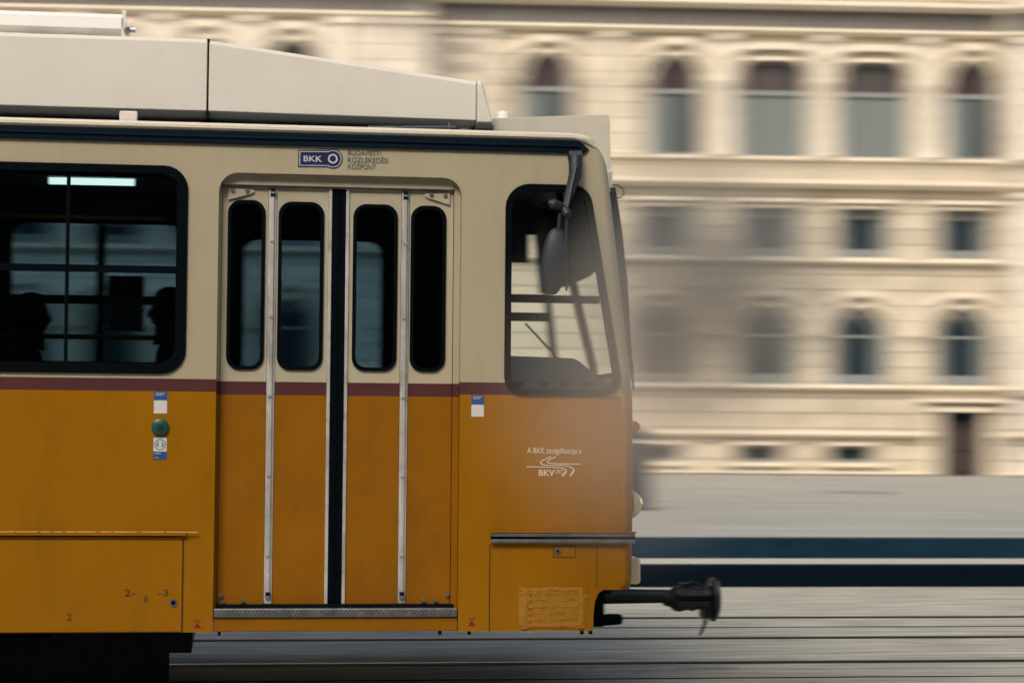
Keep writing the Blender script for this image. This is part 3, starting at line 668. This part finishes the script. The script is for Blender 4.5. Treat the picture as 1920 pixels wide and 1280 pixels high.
strip(ax, ax+.06, az, bz_, .007, False); strip(bx_-.06, bx_-.012, az, bz_, .009, False); strip(bx_-.10, bx_+.002, bz_-.07, bz_-.035, .007, True)
o = t_.build('tape_strip', TAPE, tape, smooth='all')
# roof equipment
def pod(x0, x1, zb0, zb1, zt0, zt1, y0=.30, y1=2.2):
    r = MB(); s0 = lambda x, zb_, zt_: [(x, y0, zb_), (x, y0, zt_-.02), (x, y0+.02, zt_), (x, y1-.02, zt_), (x, y1, zt_-.02), (x, y1, zb_), (x, y1-.1, zb_-.025), (x, y0+.075, zb_-.025)]
    a, b = s0(x0, zb0, zt0), s0(x1, zb1, zt1); k = len(a)
    return r.add(a+b, [(i, (i+1) % k, k+(i+1) % k, k+i) for i in range(k)]+[tuple(range(k))[::-1], tuple(range(k, 2*k))])
pod(-7.0, -.153, 3.142, 3.142, 3.530, 3.537).build('roof_box', WHITE, T, bevel=.006)
pod(-.143, 1.312, 3.142, 3.132, 3.530, 3.350).build('roof_box', WHITE, T, bevel=.006)
MB().box(-.156, -.140, .31, 2.1, 3.10, 3.535).build('roof_box_joint', BLACK, T)
e = pod(1.316, 1.345, 3.120, 3.120, 3.356, 3.350, .285, 2.2); e.v = [(x if i < 8 else (x+.058 if z < 3.2 else x), y, z) for i, (x, y, z) in enumerate(e.v)]
e.build('roof_box_end', WHITE, T, bevel=.008)
MB().box(-7, 1.27, .62, 1.9, 3.05, 3.118).build('roof_frame', mat('grey roof frame', (.13, .15, .16), .6), T)
for px0, px1 in ((224, 258),): MB().box(at(px0, 220, .12)[0], at(px1, 220, .12)[0], .10, .16, 3.04, at(240, 209, .12)[1]).build('roof_bracket', WHITE, T, bevel=.008)
for px in (372, 412, 540, 557, 700): 
    x = at(px, 220, .5)[0]; MB().box(x-.008, x+.008, .42, .62, 3.055, 3.13).build('roof_strut', STEEL, T)
for px in (30, 82, 134, 184):
    x = at(px, 225, .2)[0]; MB().box(x-.033, x+.033, .16, .22, 3.05, 3.062).build('roof_vent', BLACK, T)
x = at(872, 238, .35)[0]; MB().tube([(x, .40, 3.06), (x, .40, 3.13)], [.055, .035], 12).build('insulator', WHITE, T, smooth=True)
x0, x1 = at(893, 240, .40)[0], at(925, 240, .4)[0]; MB().box(x0, x1, .36, .6, 3.055, 3.12).build('roof_lug', STEEL, T, bevel=.006)
z = at(830, 239, .2)[1]; MB().tube([(at(690, 240, .2)[0], .2, 3.062), (at(855, 237, .2)[0], .2, 3.075)], .008, 6).tube([(at(842, 230, .2)[0], .2, 3.04), (at(842, 230, .2)[0], .2, 3.10)], .006, 6).build('roof_cable', STEEL, T)
ub = MB().prism([(.80, 3.665), (.80, 3.735), (.83, 3.755), (1.9, 3.755), (1.9, 3.63), (.95, 3.625)], -4.0, -.625).build('pantograph_base', BRIGHT, T, bevel=.006)
MB().box(-4, -.64, .9, 1.8, 3.53, 3.63).build('pantograph_mount', STEEL, ub)
for px in (20, 138): 
    x = at(px, 64, .5)[0]; MB().prism([(.45, 3.535), (.9, 3.535), (.9, 3.60), (.5, 3.57)], x-.09, x+.07).build('mount_foot', WHITE, ub)
x, z = at(232, 40, .8); MB().box(x-.011, x+.011, .80, .83, 3.60, at(232, 19, .8)[1]).build('end_post', WHITE, ub)
x, z = at(239, 58, .8); MB().ico((x, .79, z), .022).tube([(x+.01, .79, z+.004), (x+.045, .79, z+.004)], [.012, .016], 8).build('end_bolt', STEEL, ub)
# destination display housing over the windscreen
a0, a1, a2, a3, a4 = at(915, 232, .4), at(1128, 214, .4), at(1143, 224, .4), at(1146, 330, .4), at(1136, 352, .4)
dl = rpoly([(a0[0], 3.0), (a4[0]-.12, 2.90), (a4[0], a4[1]), (a3[0], a3[1]), (a2[0], a1[1]), (a0[0]+.01, a0[1]+.03)], [0, 0, .02, .03, .03, .03], 4)
bx = MB().plate(dl, .40, 2.1).build('display_housing', mat('display housing paint', (.58, .55, .46), .45, var=.05, scale=2, dirt=(.3, .28, .22), dirt_amt=.4, dscale=3), T, bevel=.03, seg=3)
MB().box(a2[0]-.004, a2[0]+.010, .46, 2.04, a3[1]+.03, a1[1]-.05).build('display_glass', RUBBER, bx)
MB().prism([(.385, a4[1]), (.40, a4[1]), (.40, a4[1]+.10), (.385, a4[1]+.085)], a4[0]-.01, a3[0]+.004).build('hinge_plate', ALU, bx)
x, z = at(943, 216, .5); MB().tube([(x, .5, 3.07), (x, .5, z-.01), (x, .5, z+.012), (x, .5, z+.022)], [.042, .042, .036, .018], 14).build('roof_lamp', BRIGHT, T, smooth=True)
p0 = at(1143, 347, .4); lp = [(p0[0], .4, p0[1])]+[(at(px, py, .4)[0], .4, at(px, py, .4)[1]) for px, py in ((1158, 347), (1168, 354), (1170, 363), (1163, 371), (1146, 370))]
MB().tube(lp, .0035, 6).build('wire_loop', BLACK, T)
# wiper
wp = [at(1149, 352, .3), at(1160, 430, .3), at(1172, 520, .3), at(1180, 640, .3), at(1188, 730, .3)]
MB().tube([(x, .3, z) for x, z in wp], [.016, .018, .013, .008, .006], 8).build('wiper', BLACK, T, smooth=True)
wp = [at(1143, 380, .3), at(1163, 520, .3), at(1176, 640, .3)]
MB().tube([(x-.01, .34, z) for x, z in wp], .007, 6).build('wiper_arm', BLACK, T)
# mirror on its bracket in front of the cab window
DG = mat('dark grey plastic', (.010, .018, .026), .55, var=.2, scale=20)
P = lambda px, py, Y: Vector((at(px, py, Y)[0], Y, at(px, py, Y)[1]))
mr = MB().tube([P(1079, 296, -.04), P(1078, 330, -.07), P(1068, 360, -.11), P(1058, 392, -.15)], [.038, .035, .025, .015], 10).tube([P(1090, 292, -.03), P(1066, 292, -.03)], .03, 8).build('mirror_arm', DG, T, smooth=True)
MB().tube([P(1080, 310, -.10), P(1071, 350, -.13), P(1062, 395, -.17)], .010, 6).tube([P(1064, 395, -.16), P(1061, 440, -.15), P(1062, 545, -.13)], [.008, .007, .006], 6).build('mirror_cable', DG, mr)
for a, b, r in ((P(1058, 390, -.16), P(1028, 379, -.17), .03), (P(1056, 386, -.16), P(1066, 408, -.17), .026)):
    MB().tube([a, a.lerp(b, .3), a.lerp(b, .7), b], [r*.4, r*.9, r, r*.35], 10).build('bracket_wing', DG, mr, smooth=True)
mc = P(1039, 490, -.14); tilt = -.07
mh_ = MB().ball((0, 0, 0), .068, .045, .178, 20, 16)
mh_.v = [(mc.x+(math.copysign(abs(x/.068)**.75, x)*.068)+z*tilt*-1, mc.y+y, mc.z+z) for x, y, z in mh_.v]
mh_.build('mirror_head', DG, mr, smooth='all')
MB().tube([P(1050, 400, -.16), P(1046, 440, -.15)], .010, 6).build('mirror_stem', DG, mr)
# lamps
def lens(px, py, ry, rz, rx, m, name, Y=.32):
    x, z = at(px, py, Y); fxx = nose_pt(z, 'f', Y)[0]
    o = MB().ball((fxx-.005, Y, z), rx, ry, rz, 20, 14).build(name, m, T, smooth='all')
    MB().tube([(fxx-.05, Y, z), (fxx+.008, Y, z)], max(ry, rz)*1.08, 20).build('lamp_rim', YELLOW, o) if name == 'headlight' else None
    return o
lens(1196, 945, .078, .080, .074, LENS, 'headlight'); x, z = at(1196, 945, .32)
MB().ball((nose_pt(z, 'f', .32)[0]+.0, .32, z+.01), .072, .066, .056, 16, 10).build('amber_bulb', ORANGE, T)
x, z = at(1194, 1068, .32); fxx = nose_pt(.67, 'f', .32)[0]
MB().box(fxx-.02, fxx+.050, .22, .42, z-.072, z+.072).build('lower_lamp', LENS, T, bevel=.018)
lens(1198, 800, .034, .038, .066, REDL, 'marker_lamp')
for yy in (2.18,):
    z = 1.035; MB().ball((nose_pt(z, 'f', yy)[0], yy, z), .048, .075, .078, 20, 12).build('headlight', LENS, T, smooth='all')
    MB().box(nose_pt(.67, 'f', yy)[0]-.02, nose_pt(.67, 'f', yy)[0]+.036, yy-.1, yy+.1, .60, .745).build('lower_lamp', LENS, T, bevel=.018)
# stickers and button
def sticker(pxa, pxb, pya, pym, pyb, top, bot, name='sticker'):
    xa, za = at(pxa, pya); xb, zb = at(pxb, pyb); zm = at(pxa, pym)[1]
    s_ = MB().box(xa, xb, -.0022, .0005, zm, za).build(name, top, T)
    MB().box(xa, xb, -.0022, .0005, zb, zm-.0003).build('sticker_lower_half', bot, s_); return s_, xa, xb, zb, zm, za
for a in ((289, 313, 734, 750, 775), (884, 907, 741, 758, 781)):
    s_, xa, xb, zb, zm, za = sticker(*a, BLUE, PAPER)
    MB().box(xa+.008, xb-.012, -.003, -.002, za-.011, za-.007).box(xa+.008, xb-.022, -.003, -.002, za-.019, za-.016).build('print_line', PALE, s_)
s_, xa, xb, zb, zm, za = sticker(288, 312, 820, 846, 861, PAPER, BLUE)
cx, cz = (xa+xb)/2, (za+zm)/2; q = [(cx+.029*math.cos(a*math.pi/12), cz+.029*math.sin(a*math.pi/12)) for a in range(24)]; q2 = [(cx+.025*math.cos(a*math.pi/12), cz+.025*math.sin(a*math.pi/12)) for a in range(24)]
ar = MB().plate(q, -.0032, -.002, [q2])
for s in (-1, 1):
    ar.plate([(cx+s*.005, cz+.013), (cx+s*.012, cz+.013), (cx+s*.020, cz), (cx+s*.012, cz-.013), (cx+s*.005, cz-.013), (cx+s*.0125, cz)][::s], -.0032, -.002)
ar.build('arrow_emblem', BLUE, s_)
MB().box(xa+.008, xb-.03, -.003, -.002, zm-.012, zm-.008).box(xa+.008, xb-.04, -.003, -.002, zb+.008, zb+.011).build('print_line', PALE, s_)
x, z = at(300, 800); bt = MB().tube([(x, -.022, z), (x, -.016, z), (x, 0, z)], [.036, .044, .046], 22).build('door_button', GREEN, T, smooth=True)
MB().tube([(x, -.030, z), (x, -.02, z)], .015, 14).build('button_cap', DG, bt)
for px, py in ((370, 1171), (884, 1167)):
    x, z = at(px, py); MB().plate([(x-.017, z-.014), (x+.017, z-.014), (x, z+.016)], -.0025, .0005).box(x-.02, x+.02, -.0025, .0005, z+.021, z+.024).build('jacking_mark', REDINK, T)
# lettering
DG_ = bpy.context.evaluated_depsgraph_get
def text(s, px0, py0, px1, py1, m, par, y=-.0035, bold=0.0, name='lettering'):
    """text fitted between two pixels: left end of the baseline region and right end"""
    cu = bpy.data.curves.new('t', 'FONT'); cu.body = s; cu.size = 1; cu.extrude = 0; cu.offset = bold; cu.resolution_u = 3
    o = bpy.data.objects.new('t', cu); COL.objects.link(o); bpy.context.view_layer.update()
    dgr = bpy.context.evaluated_depsgraph_get(); m0 = bpy.data.meshes.new_from_object(o.evaluated_get(dgr)); bpy.data.objects.remove(o)
    xs_ = [v.co.x for v in m0.vertices]; ys_ = [v.co.y for v in m0.vertices]
    (xa, za), (xb, zb) = at(px0, py1), at(px1, py0); za2 = at(px1, py1)[1]
    sx, sz = (xb-xa)/(max(xs_)-min(xs_)), (at(px0, py0)[1]-za)/(max(ys_)-min(ys_))
    for v in m0.vertices: v.co = (xa+(v.co.x-min(xs_))*sx, y, za+(v.co.y-min(ys_))*sz)
    m0.materials.clear(); m0.materials.append(m); m0.name = name
    ob = bpy.data.objects.new(name, m0); COL.objects.link(ob); ob.parent = par
    if par.get('origin_shift'): ob.location = tuple(-c for c in par.location)
    return ob
lx0, lz0 = at(559, 313); lx1, lz1 = at(620, 283); cxx, czz = at(624, 298)
def badge(g, y0, y1, m, par, name):
    x0, z0, z1, r = lx0+g, lz0+g, lz1-g, .052-g
    a = math.asin(min(1, ((z1-z0)/2)/r)); pts = [(x0, z1), (x0, z0)]
    for i in range(21): t = -math.pi+a+(2*math.pi-2*a)*i/20; pts.append((cxx+r*math.cos(t), czz+r*math.sin(t)))
    return MB().plate(pts, y0, y1).build(name, m, par)
bd = badge(0, -.0030, .0005, NAVY, T, 'operator_badge'); badge(.006, -.0036, -.0032, PALE, bd, 'badge_outline'); badge(.0105, -.0042, -.0038, NAVY, bd, 'badge_field')
q = [(cxx+.026*math.cos(a*math.pi/12), czz+.026*math.sin(a*math.pi/12)) for a in range(24)]; q2 = [(cxx+.017*math.cos(a*math.pi/12), czz+.017*math.sin(a*math.pi/12)) for a in range(24)]
MB().plate(q, -.0050, -.0043, [q2]).build('badge_ring', PALE, bd)
text('BKK', 569, 292, 604, 303, PALE, bd, -.0048, .015)
text('BUDAPESTI', 652, 281.5, 714, 290.5, INK, T, bold=.004); text('KÖZLEKEDÉSI', 652, 292, 728, 304.5, INK, T, bold=.004); text('KÖZPONT', 652, 305, 705, 317, INK, T, bold=.004)
text('A BKK szolgáltatója a', 988, 838.5, 1090, 853, CREAMINK, T, bold=.012)
text('BKV', 1010, 880, 1040, 892, CREAMINK, T, bold=.03); text('ZRT', 1041, 880.5, 1056, 887, CREAMINK, T, bold=.012)
def ribbon(pts, wd, par):
    b = MB(); P_ = [Vector(at(960+px/12, 820+py/12)) for px, py in pts]; vs = []
    for i, p in enumerate(P_):
        t = (P_[min(i+1, len(P_)-1)]-P_[max(i-1, 0)]).normalized(); n_ = Vector((-t.y, t.x)); ww = wd[i] if isinstance(wd, list) else wd
        vs += [(p.x+n_.x*ww, -.0030, p.y+n_.y*ww), (p.x-n_.x*ww, -.0030, p.y-n_.y*ww)]
    b.add(vs, [(2*i, 2*i+1, 2*i+3, 2*i+2) for i in range(len(P_)-1)]); return b.build('route_emblem', CREAMINK, par)
ribbon([(880, 425), (760, 475), (660, 530), (640, 565), (680, 605), (780, 622), (960, 625), (1180, 628), (1290, 650), (1375, 700), (1390, 740), (1360, 790), (1305, 860)], [.0025, .0028, .003, .0034, .003, .0024, .0023, .0023, .0028, .004, .005, .0055, .0055], T)
ribbon([(985, 425), (890, 470), (800, 515), (785, 540), (820, 570), (930, 582), (1200, 590), (1540, 598)], [.0025, .0028, .003, .0034, .003, .0026, .0028, .003], T)
ribbon([(330, 655), (700, 660), (1000, 668), (1140, 685), (1215, 725), (1210, 770), (1170, 820), (1125, 858)], [.0028, .0026, .0026, .003, .004, .005, .0055, .0055], T)
text('2', 126, 1149, 135, 1162, RUSTINK, flap, -.008); text('R', 270, 1117, 279, 1130, RUSTINK, flap, -.008)
text('2-', 233, 1104, 254, 1117, RUSTINK, flap, -.008); text('-3', 296, 1104, 316, 1117, RUSTINK, flap, -.008)

# under the tram: bogie, brake, coupler
MB().box(-4.2, -.19, .30, 2.2, .235, .80).build('underframe', BLACK, T)
bg_ = MB().box(-3.6, -.20, .34, .46, .24, .50).box(-3.2, -.9, .30, .36, .30, .46).build('bogie_frame', BLACK, T, bevel=.02)
MB().box(-1.35, -.31, .37, .47, .055, .235).build('track_brake', BLACK, bg_, bevel=.01)
for x in (-1.0, -2.9):
    for y in (.41, 1.98):
        wh = MB().tube([(x, y-.06, .33), (x, y+.05, .33)], .33, 28).tube([(x, y+.05, .33), (x, y+.08, .33)], .36, 28).build('wheel', BLACK, bg_)
        MB().tube([(x, y-.10, .33), (x, y-.055, .33)], .09, 14).build('hub', STEEL, wh)
    MB().tube([(x, .35, .33), (x, 2.03, .33)], .06, 12).build('axle', BLACK, bg_)
MB().box(-.30, 1.90, .12, 1.3, .42, .84).build('floor_shade_block', BLACK, T)  # unseen block, lowered to darken the ground below the tram
# small lugs hanging below the skirt
for px in (411, 826, 881, 1093, 1109):
    x = at(px, 1186)[0]; MB().box(x-.008, x+.008, .02, .05, .352, .376).build('skirt_lug', BLACK, T)
YC = 1.2
cp = MB().tube([(1.6, YC, .46), (2.30, YC, .462), (2.58, YC, .462)], [.05, .045, .040], 14).build('coupler', GREASE, T, smooth=True)
sec_ = [(2.56, .042), (2.60, .052), (2.625, .075), (2.66, .082), (2.70, .070), (2.735, .078), (2.77, .066), (2.80, .072), (2.835, .074), (2.85, .05)]
hd = MB().tube([(x, YC, .45) for x, r in sec_], [r for x, r in sec_], 14).box(2.63, 2.82, YC-.10, YC+.10, .41, .44).box(2.66, 2.74, YC-.02, YC+.03, .50, .54).box(2.79, 2.84, YC-.06, YC+.06, .34, .42)
hd.tube([(2.62, YC-.09, .475), (2.83, YC-.09, .475)], .014, 8).tube([(2.68, YC-.04, .53), (2.72, YC-.03, .55), (2.80, YC-.02, .52)], .008, 6).build('coupler_head', GREASE, cp, smooth=True)
fp = MB().tube([(2.838, YC, .444), (2.85, YC, .444), (2.868, YC, .444), (2.888, YC, .444)], [.10, .130, .132, .105], 24).build('face_plate', GREASE, cp, smooth=True)
MB().tube([(2.80, YC-.05, .35), (2.798, YC-.05, .30), (2.785, YC-.04, .262), (2.772, YC-.05, .235)], .007, 6).tube([(2.825, YC-.03, .33), (2.80, YC-.03, .28), (2.79, YC-.03, .25)], .005, 6).build('chain', BLACK, cp)
MB().box(2.02, 2.19, .9, 1.5, .50, .60).box(2.10, 2.17, 1.0, 1.3, .36, .5).build('coupler_mount', BLACK, cp)
MB().box(1.97, 2.17, 1.0, 1.35, .300, .375).tube([(2.10, 1.0, .335), (2.20, .98, .345), (2.27, 1.0, .345)], [.03, .034, .03], 10).build('lifeguard', BLACK, T, bevel=.008)

# ------------------------------------------------------------------ passengers
def person(x, y, ztop, coat, label, turn=0, hood=False):
    """a seated passenger facing along +x; ztop the crown of the head"""
    root = tag(empty('person', (x, y, .9), turn), label, 'person', 'passengers seated in the tram')
    h = ztop-.9; sh = h-.33; hip = .50
    V = [(0, 0, hip), (-.02, 0, hip+.18), (-.03, 0, sh-.14), (-.02, 0, sh), (.0, 0, sh+.08)]; E = [(0, 1), (1, 2), (2, 3), (3, 4)]; Rr = [(.16, .13), (.15, .12), (.17, .13), (.12, .10), (.062, .062)]
    def chain(start, pts):
        p = start
        for c, r in pts: V.append(c); Rr.append((r, r)); E.append((p, len(V)-1)); p = len(V)-1
        return p
    for s in (-1, 1):
        chain(0, [((.06, s*.10, hip-.01), .095), ((.42, s*.11, hip+.02), .068), ((.43, s*.11, hip-.22), .055), ((.42, s*.11, .08), .042), ((.54, s*.12, .045), .036)])
        wr = chain(3, [((-.01, s*.19, sh-.03), .062), ((.02, s*.23, sh-.28), .048), ((.20, s*.15, hip+.18), .036), ((.27, s*.11, hip+.16), .030)])
        for i in range(4): chain(wr, [((.33+.004*i, s*(.135-.02*i), hip+.15), .010), ((.37-.01*abs(i-1.5), s*(.137-.022*i), hip+.125), .009), ((.38-.01*abs(i-1.5), s*(.137-.022*i), hip+.10), .008)])
        chain(wr, [((.29, s*.07, hip+.155), .011), ((.32, s*.05, hip+.14), .009)])
    me_ = bpy.data.meshes.new('body'); me_.from_pydata(V, E, []); o = bpy.data.objects.new('body', me_); COL.objects.link(o); o.parent = root; me_.materials.append(coat)
    o.modifiers.new('skin', 'SKIN')
    for i, sv in enumerate(me_.skin_vertices[0].data): sv.radius = Rr[i]; sv.use_root = (i == 0)
    ss = o.modifiers.new('sub', 'SUBSURF'); ss.levels = 1; ss.render_levels = 1
    hc = h-.125; hb = MB().ball((0, 0, 0), 1, 1, 1, 20, 16); vv = []
    for a, b, c in hb.v:
        X, Yy, Z = a*.098, b*.078, c*.125
        if c < 0: X *= 1+.12*c; Yy *= 1+.35*c; X += -.022*c*.6
        if a > .8 and -.35 < c < .15 and abs(b) < .3: X += .026*(1-abs(b)/.3)*(1-abs(c+.12)/.3)
        vv.append((X+.015, Yy, Z+hc))
    hb.v = vv; hd_ = hb.build('head', SKIN, root, smooth='all')
    for s in (-1, 1):
        MB().ico((.100, s*.032, hc+.005), .012).build('eye', EYE, hd_)
        MB().ball((.0, s*.079, hc-.01), .022, .010, .032, 10, 6).build('ear', SKIN, hd_)
    MB().box(.088, .105, -.022, .022, hc-.066, hc-.058).build('mouth', SEATM, hd_)
    hr = MB().ball((0, 0, 0), 1, 1, 1, 20, 12); hr.v = [((a*.120 if a < .6 else .072+a*.01)+.006, b*.098, max(c, -.62)*.136+hc+.012) for a, b, c in hr.v]
    if hood:
        hr.v = [(x*1.12-.006, y*1.14, hc+(z-hc)*1.04) for x, y, z in hr.v]; hr.build('hood', coat, root, smooth='all')
        MB().tube([(-.02, 0, sh+.02), (-.01, 0, sh+.10), (.0, 0, sh+.16)], [.12, .10, .09], 14).build('collar', coat, root, smooth=True)
    else: hr.build('hair', HAIR, root, smooth='all')
    return root
person(P1X, 1.85, at(58, 556, 1.85)[1], COAT, 'seated passenger in a dark hooded coat at the left part of the tram window', hood=True)
person(P2X, 1.75, at(309, 546, 1.75)[1], COATB, 'seated passenger in a dark hooded jacket beside the poster, near the door', math.pi, True)

# ------------------------------------------------------------------ haze volumes added beside the nose, standing in for a reflected smear
def smear_haze(px, py, Y, rx, ry, rz, dens, col, rot=0, pw=1.4, label=''):
    x, z = at(px, py, Y)
    m = bpy.data.materials.new('smear_haze'); m.use_nodes = True; n = m.node_tree.nodes; l = m.node_tree.links; n.remove(n['Principled BSDF'])
    v = n.new('ShaderNodeVolumePrincipled'); v.inputs['Color'].default_value = (*col, 1); v.inputs['Anisotropy'].default_value = .1
    tc = n.new('ShaderNodeTexCoord'); ln = n.new('ShaderNodeVectorMath'); ln.operation = 'LENGTH'; l.new(tc.outputs['Object'], ln.inputs[0])
    s1 = n.new('ShaderNodeMath'); s1.operation = 'SUBTRACT'; s1.inputs[0].default_value = 1; s1.use_clamp = True; l.new(ln.outputs['Value'], s1.inputs[1])
    p1 = n.new('ShaderNodeMath'); p1.operation = 'POWER'; p1.inputs[1].default_value = pw; l.new(s1.outputs[0], p1.inputs[0])
    t = n.new('ShaderNodeTexNoise'); t.inputs['Scale'].default_value = 1.3; t.inputs['Detail'].default_value = 2; l.new(tc.outputs['Object'], t.inputs['Vector'])
    q = n.new('ShaderNodeMath'); q.operation = 'MULTIPLY'; l.new(p1.outputs[0], q.inputs[0]); l.new(t.outputs['Fac'], q.inputs[1])
    d = n.new('ShaderNodeMath'); d.operation = 'MULTIPLY'; d.inputs[1].default_value = dens*2; l.new(q.outputs[0], d.inputs[0])
    l.new(d.outputs[0], v.inputs['Density']); l.new(v.outputs[0], n['Material Output'].inputs['Volume'])
    o = MB().ball((0, 0, 0), 1, 1, 1, 24, 14).build('smear_haze', m); o.location = (x, Y, z); o.scale = (rx, ry, rz); o.rotation_euler.y = rot
    o['kind'] = 'stuff'; o['label'] = label; return o
smear_haze(1330, 540, -.9, .85, .55, .80, 4.6, (.50, .49, .45), .3, 1.4, 'darker grey haze added for a smear ahead of the tram, before the building')
smear_haze(1205, 730, -.9, 1.0, .5, 1.0, 1.75, (.96, .87, .79), -.3, 1.7, 'thin pale haze added for a smear veiling the tram nose and cab window')
